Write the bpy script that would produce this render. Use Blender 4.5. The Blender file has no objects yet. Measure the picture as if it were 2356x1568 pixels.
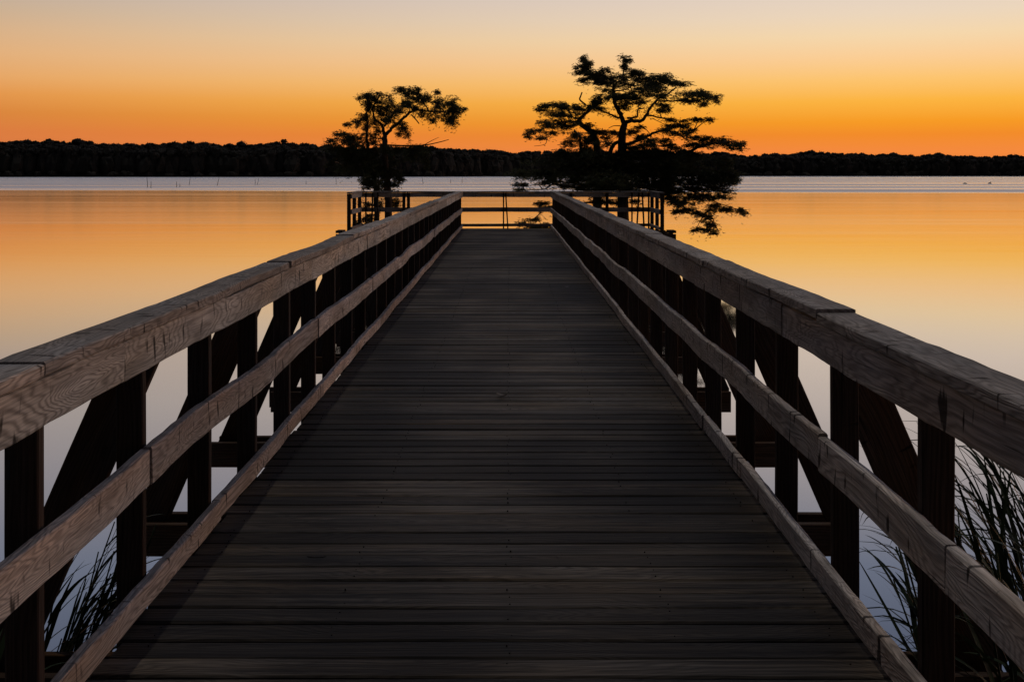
import bpy, math, random
import numpy as np
from mathutils import Vector, noise as mnoise

random.seed(7)
RNG = np.random.default_rng(11)
scene = bpy.context.scene
col = scene.collection
R = math.radians

# --------------------------------------------------------------- helpers
def lin(c):
    out = []
    for v in c:
        v /= 255.0
        out.append(v / 12.92 if v <= 0.04045 else ((v + 0.055) / 1.055) ** 2.4)
    return tuple(out)

def tag(o, label=None, cat=None, group=None, kind=None):
    if label: o['label'] = label
    if cat: o['category'] = cat
    if group: o['group'] = group
    if kind: o['kind'] = kind
    return o

def empty(name, loc=(0, 0, 0)):
    o = bpy.data.objects.new(name, None)
    o.empty_display_size = 0.3
    o.location = loc
    col.objects.link(o)
    return o

class MB:
    """collects geometry; build() links it as ONE mesh object"""
    def __init__(self):
        self.v = []; self.f = []; self.b = []; self.t = []
    def add(self, verts, faces, bco=None, tint=0.5):
        n = len(self.v)
        self.v.extend(verts)
        self.b.extend(bco if bco is not None else verts)
        self.t.extend([tint] * len(verts))
        self.f.extend([tuple(i + n for i in fc) for fc in faces])
    def build(self, name, mat, parent=None, smooth=False):
        me = bpy.data.meshes.new(name)
        off = Vector((0, 0, 0))
        if parent is not None:
            p = parent
            while p is not None:
                off += Vector(p.location); p = p.parent
        vs = [(a[0] - off.x, a[1] - off.y, a[2] - off.z) for a in self.v]
        me.from_pydata(vs, [], self.f)
        at = me.attributes.new('bco', 'FLOAT_VECTOR', 'POINT')
        at.data.foreach_set('vector', np.array([tuple(b) for b in self.b], dtype=np.float32).ravel())
        at = me.attributes.new('tint', 'FLOAT', 'POINT')
        at.data.foreach_set('value', np.array(self.t, dtype=np.float32))
        if smooth:
            me.polygons.foreach_set('use_smooth', [True] * len(me.polygons))
        me.materials.append(mat)
        me.update()
        o = bpy.data.objects.new(name, me)
        col.objects.link(o)
        if parent is not None: o.parent = parent
        return o

def sn(x, seed):
    return mnoise.noise(Vector((x, seed * 3.17 + 0.37, seed * 1.91)))

def board(mb, p0, d, w, t, L, W, T, seed, seg=0.25, warp=0.0, nib=0.0, ch=0.004, tint=None, sag=0.0):
    """plank from p0 (centre of its start end) along d; w, t its width and thickness axes"""
    p0 = Vector(p0); d = Vector(d).normalized(); w = Vector(w).normalized(); t = Vector(t).normalized()
    n = max(1, int(L / seg))
    hw, ht = W / 2, T / 2
    prof = [(-hw + ch, -ht), (hw - ch, -ht), (hw, -ht + ch), (hw, ht - ch),
            (hw - ch, ht), (-hw + ch, ht), (-hw, ht - ch), (-hw, -ht + ch)]
    verts = []; bco = []
    so = Vector((seed * 7.31, seed * 2.77, seed * 1.13))
    tw0 = (sn(1.5, seed + 9) * 0.5) * warp * 3
    for i in range(n + 1):
        s = L * i / n
        dw = warp * sn(s * 0.75, seed) + sag * sn(s * 1.7, seed + 4.2) * 0.5
        dt = warp * sn(s * 0.9, seed + 21.3)
        tw = tw0 * math.sin(s * 1.1 + seed)
        for k, (a, b) in enumerate(prof):
            na = nib * sn(s * 9.0 + k * 0.3, seed + 51.0 + (k // 4) * 7)
            nb = 0.5 * nib * sn(s * 11.0, seed + 77.0 + k)
            aa = a + na + dw; bb = b + nb + dt + tw * a
            q = p0 + d * s + w * aa + t * bb
            verts.append(q[:])
            bco.append((so.x + s, so.y + a, so.z + b))
    faces = []
    for i in range(n):
        for k in range(8):
            k2 = (k + 1) % 8
            faces.append((i * 8 + k, i * 8 + k2, (i + 1) * 8 + k2, (i + 1) * 8 + k))
    faces.append(tuple(range(7, -1, -1)))
    faces.append(tuple(n * 8 + k for k in range(8)))
    mb.add(verts, faces, bco, random.random() if tint is None else tint)

def tube(mb, pts, radii, sides=7, tint=0.5, cap=True):
    P = [Vector(p) for p in pts]
    n = len(P)
    verts = []
    ref = Vector((0.31, 0.93, 0.17)).normalized()
    for i in range(n):
        a = P[max(0, i - 1)]; b = P[min(n - 1, i + 1)]
        tg = (b - a)
        if tg.length < 1e-6: tg = Vector((0, 0, 1))
        tg.normalize()
        u = tg.cross(ref)
        if u.length < 1e-3: u = tg.cross(Vector((1, 0, 0)))
        u.normalize(); v = tg.cross(u)
        for k in range(sides):
            an = 2 * math.pi * k / sides
            verts.append((P[i] + (u * math.cos(an) + v * math.sin(an)) * radii[i])[:])
    faces = []
    for i in range(n - 1):
        for k in range(sides):
            k2 = (k + 1) % sides
            faces.append((i * sides + k, i * sides + k2, (i + 1) * sides + k2, (i + 1) * sides + k))
    if cap:
        faces.append(tuple(range(sides - 1, -1, -1)))
        faces.append(tuple((n - 1) * sides + k for k in range(sides)))
    mb.add(verts, faces, None, tint)

def catmull(pts, per=5):
    P = [Vector(p) for p in pts]
    if len(P) < 3: 
        return [P[0].lerp(P[-1], i / per) for i in range(per + 1)]
    out = []
    for i in range(len(P) - 1):
        p0 = P[max(0, i - 1)]; p1 = P[i]; p2 = P[i + 1]; p3 = P[min(len(P) - 1, i + 2)]
        for j in range(per):
            t = j / per
            out.append(0.5 * ((2 * p1) + (-p0 + p2) * t + (2 * p0 - 5 * p1 + 4 * p2 - p3) * t * t + (-p0 + 3 * p1 - 3 * p2 + p3) * t ** 3))
    out.append(P[-1])
    return out

# --------------------------------------------------------------- materials
class NT:
    def __init__(self, mat):
        mat.use_nodes = True
        self.t = mat.node_tree
        self.t.nodes.clear()
    def n(self, typ, **kw):
        nd = self.t.nodes.new(typ)
        for k, v in kw.items():
            if k.startswith('i_'):
                key = k[2:]
                key = int(key) if key.isdigit() else key.replace('_', ' ')
                nd.inputs[key].default_value = v
            else:
                setattr(nd, k, v)
        return nd
    def l(self, a, b): self.t.links.new(a, b)
    def val(self, x, sock):
        if isinstance(x, (int, float)): sock.default_value = x
        else: self.l(x, sock)
    def m(self, op, a, b=0.0, c=None, clamp=False):
        nd = self.t.nodes.new('ShaderNodeMath'); nd.operation = op; nd.use_clamp = clamp
        self.val(a, nd.inputs[0]); self.val(b, nd.inputs[1])
        if c is not None: self.val(c, nd.inputs[2])
        return nd.outputs[0]
    def vm(self, op, a, b):
        nd = self.t.nodes.new('ShaderNodeVectorMath'); nd.operation = op
        for x, s in ((a, nd.inputs[0]), (b, nd.inputs[1])):
            if isinstance(x, tuple): s.default_value = x
            else: self.l(x, s)
        return nd.outputs[0]
    def noise(self, vec, scale=1.0, detail=2.0, rough=0.5):
        nd = self.t.nodes.new('ShaderNodeTexNoise')
        nd.inputs['Scale'].default_value = scale; nd.inputs['Detail'].default_value = detail
        nd.inputs['Roughness'].default_value = rough
        self.l(vec, nd.inputs['Vector'])
        return nd.outputs[0]
    def maprange(self, x, a, b, c=0.0, d=1.0, smooth=False):
        nd = self.t.nodes.new('ShaderNodeMapRange')
        if smooth: nd.interpolation_type = 'SMOOTHSTEP'
        self.l(x, nd.inputs[0])
        for i, v in enumerate((a, b, c, d)): self.val(v, nd.inputs[i + 1])
        return nd.outputs[0]
    def mix(self, f, a, b, blend='MIX'):
        nd = self.t.nodes.new('ShaderNodeMix'); nd.data_type = 'RGBA'; nd.blend_type = blend
        self.val(f, nd.inputs[0])
        for x, s in ((a, nd.inputs[6]), (b, nd.inputs[7])):
            if isinstance(x, tuple): s.default_value = (x[0], x[1], x[2], 1)
            else: self.l(x, s)
        return nd.outputs[2]
    def ramp(self, f, stops, interp='LINEAR'):
        nd = self.t.nodes.new('ShaderNodeValToRGB')
        cr = nd.color_ramp; cr.interpolation = interp
        while len(cr.elements) > 1: cr.elements.remove(cr.elements[-1])
        cr.elements[0].position = stops[0][0]; cr.elements[0].color = (*stops[0][1], 1)
        for p, c in stops[1:]:
            e = cr.elements.new(p); e.color = (*c, 1)
        self.l(f, nd.inputs[0])
        return nd.outputs[0]

def wood(name, light, dark, grain=8.0, lines=60.0, marks=0.75, rough=0.8, spec=0.15, stain=None, tintamt=0.3, deck=False):
    mat = bpy.data.materials.new(name)
    N = NT(mat)
    at = N.n('ShaderNodeAttribute', attribute_name='bco').outputs['Vector']
    tint = N.n('ShaderNodeAttribute', attribute_name='tint').outputs['Fac']
    sep = N.n('ShaderNodeSeparateXYZ'); N.l(at, sep.inputs[0])
    # growth rings cut by the saw: contour lines of a stretched noise field
    fld = N.noise(N.vm('MULTIPLY', at, (1.7, 11.0, 11.0)), 1.0, 2.5, 0.5)
    knot = N.noise(N.vm('MULTIPLY', at, (1.1, 3.0, 3.0)), 1.0, 0.0)
    amp = N.maprange(knot, 0.35, 0.7, 0.25, 1.5)
    v = N.m('ADD', N.m('MULTIPLY', N.m('MULTIPLY', fld, grain), amp), N.m('MULTIPLY', N.m('ADD', sep.outputs[1], sep.outputs[2]), lines))
    tri = N.m('PINGPONG', v, 0.5)
    ring = N.maprange(tri, 0.10, 0.5, 0.0, 1.0, True)
    fib = N.noise(N.vm('MULTIPLY', at, (5.0, 210.0, 210.0)), 1.0, 3.0, 0.6)
    blot = N.noise(N.vm('MULTIPLY', at, (1.6, 7.0, 7.0)), 1.0, 3.0, 0.6)
    c = N.mix(N.m('MULTIPLY', ring, N.maprange(blot, 0.3, 0.7, 0.3, 0.75)), light, dark)
    fibf = N.maprange(fib, 0.28, 0.72, 0.55, 1.35)
    c = N.mix(1.0, c, N.n('ShaderNodeCombineColor').outputs[0], 'MULTIPLY') if False else c
    hsv = N.n('ShaderNodeHueSaturation')
    N.l(c, hsv.inputs['Color'])
    b1 = N.maprange(blot, 0.3, 0.7, 0.62, 1.3)
    t1 = N.maprange(tint, 0.0, 1.0, 1.0 - tintamt, 1.0 + tintamt)
    N.l(N.m('MULTIPLY', N.m('MULTIPLY', fibf, b1), t1), hsv.inputs['Value'])
    N.l(N.maprange(N.noise(N.vm('MULTIPLY', at, (0.9, 4.0, 4.0)), 1.3, 2.0), 0.3, 0.7, 0.55, 1.35), hsv.inputs['Saturation'])
    c = hsv.outputs[0]
    # dark rot marks and checks standing across the grain
    mk = N.noise(N.vm('MULTIPLY', at, (24.0, 6.5, 6.5)), 1.0, 1.0, 0.4)
    mkm = N.maprange(mk, marks - 0.06, marks + 0.03, 0.0, 0.9, True)
    c = N.mix(mkm, c, tuple(x * 0.10 for x in dark))
    # fine checks along the grain
    ck = N.noise(N.vm('MULTIPLY', at, (1.8, 75.0, 75.0)), 1.0, 2.0, 0.5)
    ckm = N.maprange(ck, 0.70, 0.76, 0.0, 0.8, True)
    c = N.mix(ckm, c, tuple(x * 0.15 for x in dark))
    if deck:
        geo = N.n('ShaderNodeTexCoord')
        pos = geo.outputs['Object']
        pn = N.noise(N.vm('ADD', N.vm('MULTIPLY', pos, (0.8, 0.45, 0.5)), N.vm('MULTIPLY', at, (0.0, 0.0, 0.05))), 1.0, 2.0, 0.5)
        sk_ = N.noise(N.vm('MULTIPLY', at, (0.9, 34.0, 34.0)), 1.0, 3.0, 0.65)
        pn = N.m('ADD', N.m('MULTIPLY', pn, 0.55), N.m('MULTIPLY', sk_, 0.45))
        wear = N.maprange(pn, 0.40, 0.61, 0.28, 1.85, True)
        w2 = N.n('ShaderNodeHueSaturation'); N.l(c, w2.inputs['Color']); N.l(wear, w2.inputs['Value'])
        c = w2.outputs[0]
        st = N.noise(N.vm('MULTIPLY', pos, (2.6, 26.0, 5.0)), 1.0, 3.0, 0.6)
        c = N.mix(N.maprange(st, 0.62, 0.78, 0.0, 0.7, True), c, (0.008, 0.008, 0.009))
    bs = N.n('ShaderNodeBsdfPrincipled')
    N.l(c, bs.inputs['Base Color'])
    bs.inputs['Roughness'].default_value = rough
    bs.inputs['Specular IOR Level'].default_value = spec
    bump = N.n('ShaderNodeBump'); bump.inputs['Strength'].default_value = 0.55; bump.inputs['Distance'].default_value = 0.003
    h = N.m('SUBTRACT', N.m('ADD', N.m('MULTIPLY', fib, 0.5), N.m('MULTIPLY', ring, 0.35)), N.m('ADD', N.m('MULTIPLY', mkm, 1.2), ckm))
    N.l(h, bump.inputs['Height']); N.l(bump.outputs[0], bs.inputs['Normal'])
    out = N.n('ShaderNodeOutputMaterial'); N.l(bs.outputs[0], out.inputs[0])
    return mat

def leafmat(name, c1, c2, trans=0.2, rough=0.6):
    mat = bpy.data.materials.new(name)
    N = NT(mat)
    tint = N.n('ShaderNodeAttribute', attribute_name='tint').outputs['Fac']
    c = N.mix(tint, c1, c2)
    bs = N.n('ShaderNodeBsdfPrincipled'); N.l(c, bs.inputs['Base Color'])
    bs.inputs['Roughness'].default_value = rough; bs.inputs['Specular IOR Level'].default_value = 0.2
    tr = N.n('ShaderNodeBsdfTranslucent'); N.l(c, tr.inputs['Color'])
    mx = N.n('ShaderNodeMixShader'); mx.inputs[0].default_value = trans
    N.l(bs.outputs[0], mx.inputs[1]); N.l(tr.outputs[0], mx.inputs[2])
    out = N.n('ShaderNodeOutputMaterial'); N.l(mx.outputs[0], out.inputs[0])
    return mat

def barkmat(name, c1, c2):
    mat = bpy.data.materials.new(name)
    N = NT(mat)
    pos = N.n('ShaderNodeTexCoord').outputs['Object']
    f = N.noise(N.vm('MULTIPLY', pos, (14.0, 14.0, 2.5)), 1.0, 4.0, 0.6)
    c = N.mix(N.maprange(f, 0.35, 0.65), c1, c2)
    bs = N.n('ShaderNodeBsdfPrincipled'); N.l(c, bs.inputs['Base Color']); bs.inputs['Roughness'].default_value = 0.9
    bs.inputs['Specular IOR Level'].default_value = 0.1
    bump = N.n('ShaderNodeBump'); bump.inputs['Strength'].default_value = 0.7; bump.inputs['Distance'].default_value = 0.02
    N.l(f, bump.inputs['Height']); N.l(bump.outputs[0], bs.inputs['Normal'])
    out = N.n('ShaderNodeOutputMaterial'); N.l(bs.outputs[0], out.inputs[0])
    return mat

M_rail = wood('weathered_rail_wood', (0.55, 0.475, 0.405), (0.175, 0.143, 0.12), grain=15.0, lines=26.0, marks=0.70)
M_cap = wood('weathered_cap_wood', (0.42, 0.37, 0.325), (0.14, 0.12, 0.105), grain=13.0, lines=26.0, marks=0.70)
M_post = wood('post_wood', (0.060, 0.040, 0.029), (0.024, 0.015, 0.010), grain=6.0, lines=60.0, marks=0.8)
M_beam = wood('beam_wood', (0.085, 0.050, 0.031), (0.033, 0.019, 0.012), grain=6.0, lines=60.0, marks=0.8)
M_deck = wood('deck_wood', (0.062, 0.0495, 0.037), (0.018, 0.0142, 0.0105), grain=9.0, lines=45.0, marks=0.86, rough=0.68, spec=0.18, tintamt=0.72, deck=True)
M_bark = barkmat('cypress_bark', (0.05, 0.035, 0.025), (0.13, 0.09, 0.065))
M_leaf = leafmat('cypress_foliage', (0.035, 0.05, 0.018), (0.09, 0.075, 0.03), 0.25)
M_reed = leafmat('reed_leaf', (0.012, 0.022, 0.009), (0.03, 0.045, 0.016), 0.1, 0.55)
M_far = leafmat('far_foliage', (0.034, 0.032, 0.028), (0.042, 0.040, 0.034), 0.1, 0.9)
M_stake = barkmat('stake_wood', (0.04, 0.033, 0.028), (0.09, 0.075, 0.065))
M_dry = leafmat('dry_leaf', (0.16, 0.13, 0.11), (0.35, 0.32, 0.30), 0.2, 0.55)

def soil():
    mat = bpy.data.materials.new('bank_soil')
    N = NT(mat)
    pos = N.n('ShaderNodeTexCoord').outputs['Object']
    f = N.noise(N.vm('MULTIPLY', pos, (0.3, 0.3, 1.0)), 1.0, 5.0)
    c = N.mix(f, (0.03, 0.028, 0.02), (0.08, 0.07, 0.045))
    bs = N.n('ShaderNodeBsdfPrincipled'); N.l(c, bs.inputs['Base Color']); bs.inputs['Roughness'].default_value = 0.95
    out = N.n('ShaderNodeOutputMaterial'); N.l(bs.outputs[0], out.inputs[0])
    return mat
M_soil = soil()

# --------------------------------------------------------------- camera
HC = 1.6                      # eye height above the deck
WZ = 1.0                      # deck height above the water
CZ = WZ + HC
FPX = 2629.0                  # focal length in pixels of a 2356 px wide picture
cam = bpy.data.cameras.new('camera'); camo = bpy.data.objects.new('camera', cam); col.objects.link(camo)
camo.location = (0, 0, CZ); camo.rotation_euler = (R(90), 0, 0)
cam.sensor_width = 36.0; cam.lens = 36.0 * FPX / 2356.0
cam.shift_x = 7.5 / 2356.0; cam.shift_y = -388.0 / 2356.0
cam.clip_start = 0.05; cam.clip_end = 20000
scene.camera = camo

# --------------------------------------------------------------- sky
SUN_AZ = 34.0      # degrees to the right of the view: where the sun will come up
def sky():
    w = bpy.data.worlds.new('World'); scene.world = w
    N = NT(w)
    d = N.n('ShaderNodeTexCoord').outputs['Generated']
    nrm = N.n('ShaderNodeVectorMath', operation='NORMALIZE'); N.l(d, nrm.inputs[0])
    sep = N.n('ShaderNodeSeparateXYZ'); N.l(nrm.outputs[0], sep.inputs[0])
    x, y, z = sep.outputs
    elev = N.m('MULTIPLY', N.m('ARCSINE', z), 180 / math.pi)
    e = N.m('DIVIDE', N.m('ADD', N.m('ABSOLUTE', elev), 0.0), 90.0)
    e = N.m('POWER', N.m('MAXIMUM', e, 0.0), 0.5)
    def P(deg): return (deg / 90.0) ** 0.5
    hi = [(11.0, (214, 200, 192)), (14.0, (186, 178, 180)), (18.0, (132, 141, 164)), (24.0, (90, 102, 130)), (40.0, (60, 68, 88)), (90.0, (43, 48, 64))]
    A = [(0.0, (245, 130, 68)), (1.1, (244, 138, 60)), (1.8, (243, 140, 42)), (2.4, (247, 155, 38)), (3.4, (252, 180, 65)),
         (4.4, (253, 196, 110)), (5.5, (251, 206, 150)), (6.5, (245, 215, 172)), (7.5, (236, 214, 188)), (8.6, (228, 210, 195))] + hi
    B = [(0.0, (216, 118, 72)), (1.1, (220, 124, 68)), (1.9, (220, 125, 64)), (2.75, (219, 135, 62)), (3.6, (228, 152, 78)),
         (4.4, (231, 168, 104)), (5.5, (227, 177, 126)), (6.5, (217, 178, 138)), (7.5, (203, 176, 148)), (8.6, (190, 172, 160)),
         (11.0, (182, 172, 168)), (14.0, (164, 160, 168))] + hi[2:]
    ra = N.ramp(e, [(P(a), lin(c)) for a, c in A])
    rb = N.ramp(e, [(P(a), lin(c)) for a, c in B])
    hl = N.m('SQRT', N.m('ADD', N.m('MULTIPLY', x, x), N.m('MULTIPLY', y, y)))
    sx, sy = math.sin(R(SUN_AZ)), math.cos(R(SUN_AZ))
    s = N.m('DIVIDE', N.m('ADD', N.m('MULTIPLY', x, sx), N.m('MULTIPLY', y, sy)), N.m('MAXIMUM', hl, 1e-4))
    t = N.maprange(s, math.cos(R(58)), math.cos(R(16)), 0.0, 1.0)
    c = N.mix(t, rb, ra)
    # the western half, away from the coming sun, is still night blue near the ground
    back = N.maprange(s, -0.08, 0.54, 0.0, 1.0, True)
    low = N.maprange(elev, 35.0, 85.0, 1.0, 0.0, True)
    c = N.mix(N.m('MULTIPLY', N.m('SUBTRACT', 1.0, back), low), c, lin((20, 23, 34)))
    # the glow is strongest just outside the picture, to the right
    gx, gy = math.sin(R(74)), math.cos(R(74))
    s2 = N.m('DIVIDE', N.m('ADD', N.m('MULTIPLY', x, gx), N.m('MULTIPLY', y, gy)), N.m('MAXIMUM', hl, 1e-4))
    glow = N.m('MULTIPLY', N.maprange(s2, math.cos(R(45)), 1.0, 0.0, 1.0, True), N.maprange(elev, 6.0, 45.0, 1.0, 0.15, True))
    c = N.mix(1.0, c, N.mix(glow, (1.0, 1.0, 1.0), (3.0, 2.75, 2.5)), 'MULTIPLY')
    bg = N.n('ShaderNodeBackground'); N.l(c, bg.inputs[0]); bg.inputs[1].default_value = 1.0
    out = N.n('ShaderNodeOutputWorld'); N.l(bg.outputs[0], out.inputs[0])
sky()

sun = bpy.data.lights.new('moonlight', 'SUN'); suno = bpy.data.objects.new('moonlight', sun); col.objects.link(suno)
sun.energy = 0.36; sun.angle = R(0.5); sun.color = (1.0, 0.93, 0.85)
dirv = Vector((0.092, -0.015, -1.0)).normalized()
suno.rotation_euler = dirv.to_track_quat('-Z', 'Y').to_euler()
suno.location = (0, 10, 20)

# --------------------------------------------------------------- water
def water():
    mat = bpy.data.materials.new('lake_water')
    N = NT(mat)
    pos = N.n('ShaderNodeTexCoord').outputs['Object']
    sep = N.n('ShaderNodeSeparateXYZ'); N.l(pos, sep.inputs[0])
    x, y = sep.outputs[0], sep.outputs[1]
    # breeze line: calm water near the pier, ruffled water beyond it
    edge = N.m('ADD', y, N.m('MULTIPLY', x, 0.16))
    wob = N.noise(N.vm('MULTIPLY', pos, (0.012, 0.05, 1.0)), 1.0, 3.0)
    edge = N.m('ADD', edge, N.m('MULTIPLY', N.m('SUBTRACT', wob, 0.5), 26.0))
    far = N.maprange(edge, 146.0, 168.0, 0.0, 1.0, True)
    streak = N.noise(N.vm('MULTIPLY', pos, (0.0013, 0.035, 1.0)), 1.0, 5.0, 0.65)
    calm = N.maprange(N.m('ADD', streak, N.m('MULTIPLY', x, 0.0003)), 0.47, 0.60, 0.0, 0.8, True)
    far2 = N.m('MULTIPLY', far, N.m('SUBTRACT', 1.0, calm))
    nr = N.noise(N.vm('MULTIPLY', pos, (0.02, 0.35, 1.0)), 1.0, 4.0, 0.6)
    near_r = N.maprange(nr, 0.3, 0.7, 0.03, 0.055)
    near_r = N.m('ADD', near_r, N.m('MULTIPLY', N.maprange(y, 22.0, 62.0, 0.0, 0.066, True), N.maprange(N.noise(N.vm('MULTIPLY', pos, (0.012, 0.16, 1.0)), 1.0, 4.0, 0.65), 0.35, 0.65, 0.8, 1.22)))
    rough = N.m('ADD', N.m('MULTIPLY', near_r, N.m('SUBTRACT', 1.0, far2)), N.m('MULTIPLY', far2, 0.49))
    rp = N.noise(N.vm('MULTIPLY', pos, (0.10, 0.9, 1.0)), 1.0, 3.0, 0.6)
    bump = N.n('ShaderNodeBump'); bump.inputs['Strength'].default_value = 1.0
    N.l(N.maprange(y, 18.0, 70.0, 0.0004, 0.006, True), bump.inputs['Distance']); N.l(rp, bump.inputs['Height'])
    fr = N.n('ShaderNodeFresnel'); fr.inputs[0].default_value = 1.333
    R_ = N.m('POWER', fr.outputs[0], 0.30, clamp=True)
    gl = N.n('ShaderNodeBsdfGlossy'); gl.distribution = 'MULTI_GGX'; N.l(rough, gl.inputs['Roughness']); N.l(bump.outputs[0], gl.inputs['Normal']); gl.inputs['Color'].default_value = (1.0, 0.98, 0.955, 1)
    df = N.n('ShaderNodeBsdfDiffuse'); df.inputs['Color'].default_value = (0.012, 0.016, 0.022, 1)
    mx = N.n('ShaderNodeMixShader'); N.l(R_, mx.inputs[0]); N.l(df.outputs[0], mx.inputs[1]); N.l(gl.outputs[0], mx.inputs[2])
    out = N.n('ShaderNodeOutputMaterial'); N.l(mx.outputs[0], out.inputs[0])
    mb = MB()
    S = 6000
    mb.add([(-S, -S, 0), (S, -S, 0), (S, S, 0), (-S, S, 0)], [(0, 1, 2, 3)])
    tag(mb.build('lake_water', mat), kind='structure')
water()

# --------------------------------------------------------------- pier
XI = {-1: -1.31, 1: 1.19}       # inner faces of the two railings
Y0, Y1 = -2.2, 32.5
pier = empty('wooden_pier', (0, 15, WZ))
tag(pier, 'long weathered wooden pier running straight out over the calm lake to a railed platform', 'pier')

def H(h): return WZ + h

# deck planks
mb = MB()
pitch = 0.1455
y = Y0; i = 0
while y < Y1 - 0.1:
    i += 1
    wdt = 0.1358 + random.uniform(-0.004, 0.004)
    xa = -1.327 + random.uniform(-0.016, 0.010); xb = 1.226 + random.uniform(-0.008, 0.010)
    dz = random.uniform(-0.003, 0.003)
    tl = random.gauss(0, 0.014)
    board(mb, (xa, y + wdt / 2, H(-0.019 + dz)), (1, 0, 0), (0, 1, tl), (0, -tl, 1), xb - xa, wdt, 0.038, i * 0.618 + 3,
          seg=0.30, warp=0.004, nib=0.003, ch=0.007)
    y += pitch + random.uniform(-0.001, 0.001)
deck = mb.build('deck', M_deck, pier)
# knot hole in a near plank
mb = MB()
ring = [(-0.80 + 0.040 * math.cos(a), 4.757 + 0.016 * math.sin(a), H(0.0045)) for a in np.linspace(0, 2 * math.pi, 15)[:-1]]
mb.add(ring + [(p[0], p[1], H(-0.01)) for p in ring],
       [tuple(range(14))] + [(k, (k + 1) % 14, 14 + (k + 1) % 14, 14 + k) for k in range(14)])
M_knot = bpy.data.materials.new('knot_wood'); NTk = NT(M_knot)
_b = NTk.n('ShaderNodeBsdfPrincipled'); _b.inputs['Roughness'].default_value = 0.9
NTk.l(NTk.ramp(NTk.noise(NTk.n('ShaderNodeTexCoord').outputs['Object'], 60.0, 3.0), [(0.3, (0.004, 0.003, 0.003)), (0.7, (0.014, 0.011, 0.009))]), _b.inputs['Base Color'])
NTk.l(_b.outputs[0], NTk.n('ShaderNodeOutputMaterial').inputs[0])
mb.build('knot', M_knot, deck)
# nail heads along the joists
mb = MB()
for k in range(190):
    yy = Y0 + pitch * k
    if yy < 3: continue
    if yy > 20: break
    for xj in (-1.22, -0.62, 0.0, 0.58, 1.12):
        for oy in (0.035, 0.105):
            cx = xj + random.uniform(-0.012, 0.012); cy = yy + oy + random.uniform(-0.008, 0.008)
            r = random.uniform(0.002, 0.0036)
            if random.random() < 0.35: continue
            pts = [(cx + r * math.cos(a), cy + r * math.sin(a), H(0.0035)) for a in np.linspace(0, 2 * math.pi, 7)[:-1]]
            mb.add(pts + [(p[0], p[1], H(-0.004)) for p in pts], [tuple(range(6))] + [(q, (q + 1) % 6, 6 + (q + 1) % 6, 6 + q) for q in range(6)])
tag(mb.build('nail_heads', M_knot, deck), kind='stuff')

for xj in (-1.25, -0.62, 0.0, 0.58, 1.13):
    mb = MB()
    board(mb, (xj, Y0, H(-0.17)), (0, 1, 0), (0, 0, 1), (1, 0, 0), Y1 - Y0, 0.255, 0.04, xj * 3 + 40, seg=1.0)
    mb.build('joist', M_beam, pier)

BENT0 = 4.33; BSP = 1.866
bents = [BENT0 + BSP * j for j in range(-3, 15)]
for j, yb in enumerate(bents):
    for oy in (0.0, 0.19):
        mb = MB()
        xl = -2.09 + random.uniform(-0.05, 0.03); xr = (1.89 if j == 4 else 1.94) + random.uniform(-0.01, 0.03)
        board(mb, (xl, yb + 0.02 + oy, H(-0.395)), (1, 0, 0), (0, 0, 1), (0, 1, 0), xr - xl, 0.175, 0.042, j * 1.37 + oy * 31 + 90, seg=0.5, warp=0.006, nib=0.003)
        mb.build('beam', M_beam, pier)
    for xp in (-1.0, 0.9):
        mb = MB()
        tube(mb, [(xp, yb + 0.116, -2.2), (xp, yb + 0.116, 0.0), (xp + 0.01, yb + 0.116, H(-0.3))], [0.073, 0.07, 0.068], 12)
        mb.build('pile', M_post, pier)

def run_boards(mb, x, z, W, T, wax, tax, joints, seed0, warp, nib, gap=0.004, tintr=(0.0, 1.0)):
    for k in range(len(joints) - 1):
        a, b = joints[k], joints[k + 1]
        board(mb, (x + random.uniform(-0.002, 0.002), a + gap / 2, z + random.uniform(-0.004, 0.004)), (0, 1, 0), wax, tax, b - a - gap, W, T,
              seed0 + k * 1.731, seg=0.12, warp=warp, nib=nib, ch=0.005, tint=random.uniform(*tintr), sag=0.008)

def joints_from(start, length, jit=0.0):
    js = [Y0]; y = start
    while y < Y1 - 1.0:
        js.append(y); y += length + random.uniform(-jit, jit)
    js.append(Y1)
    return js

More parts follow.
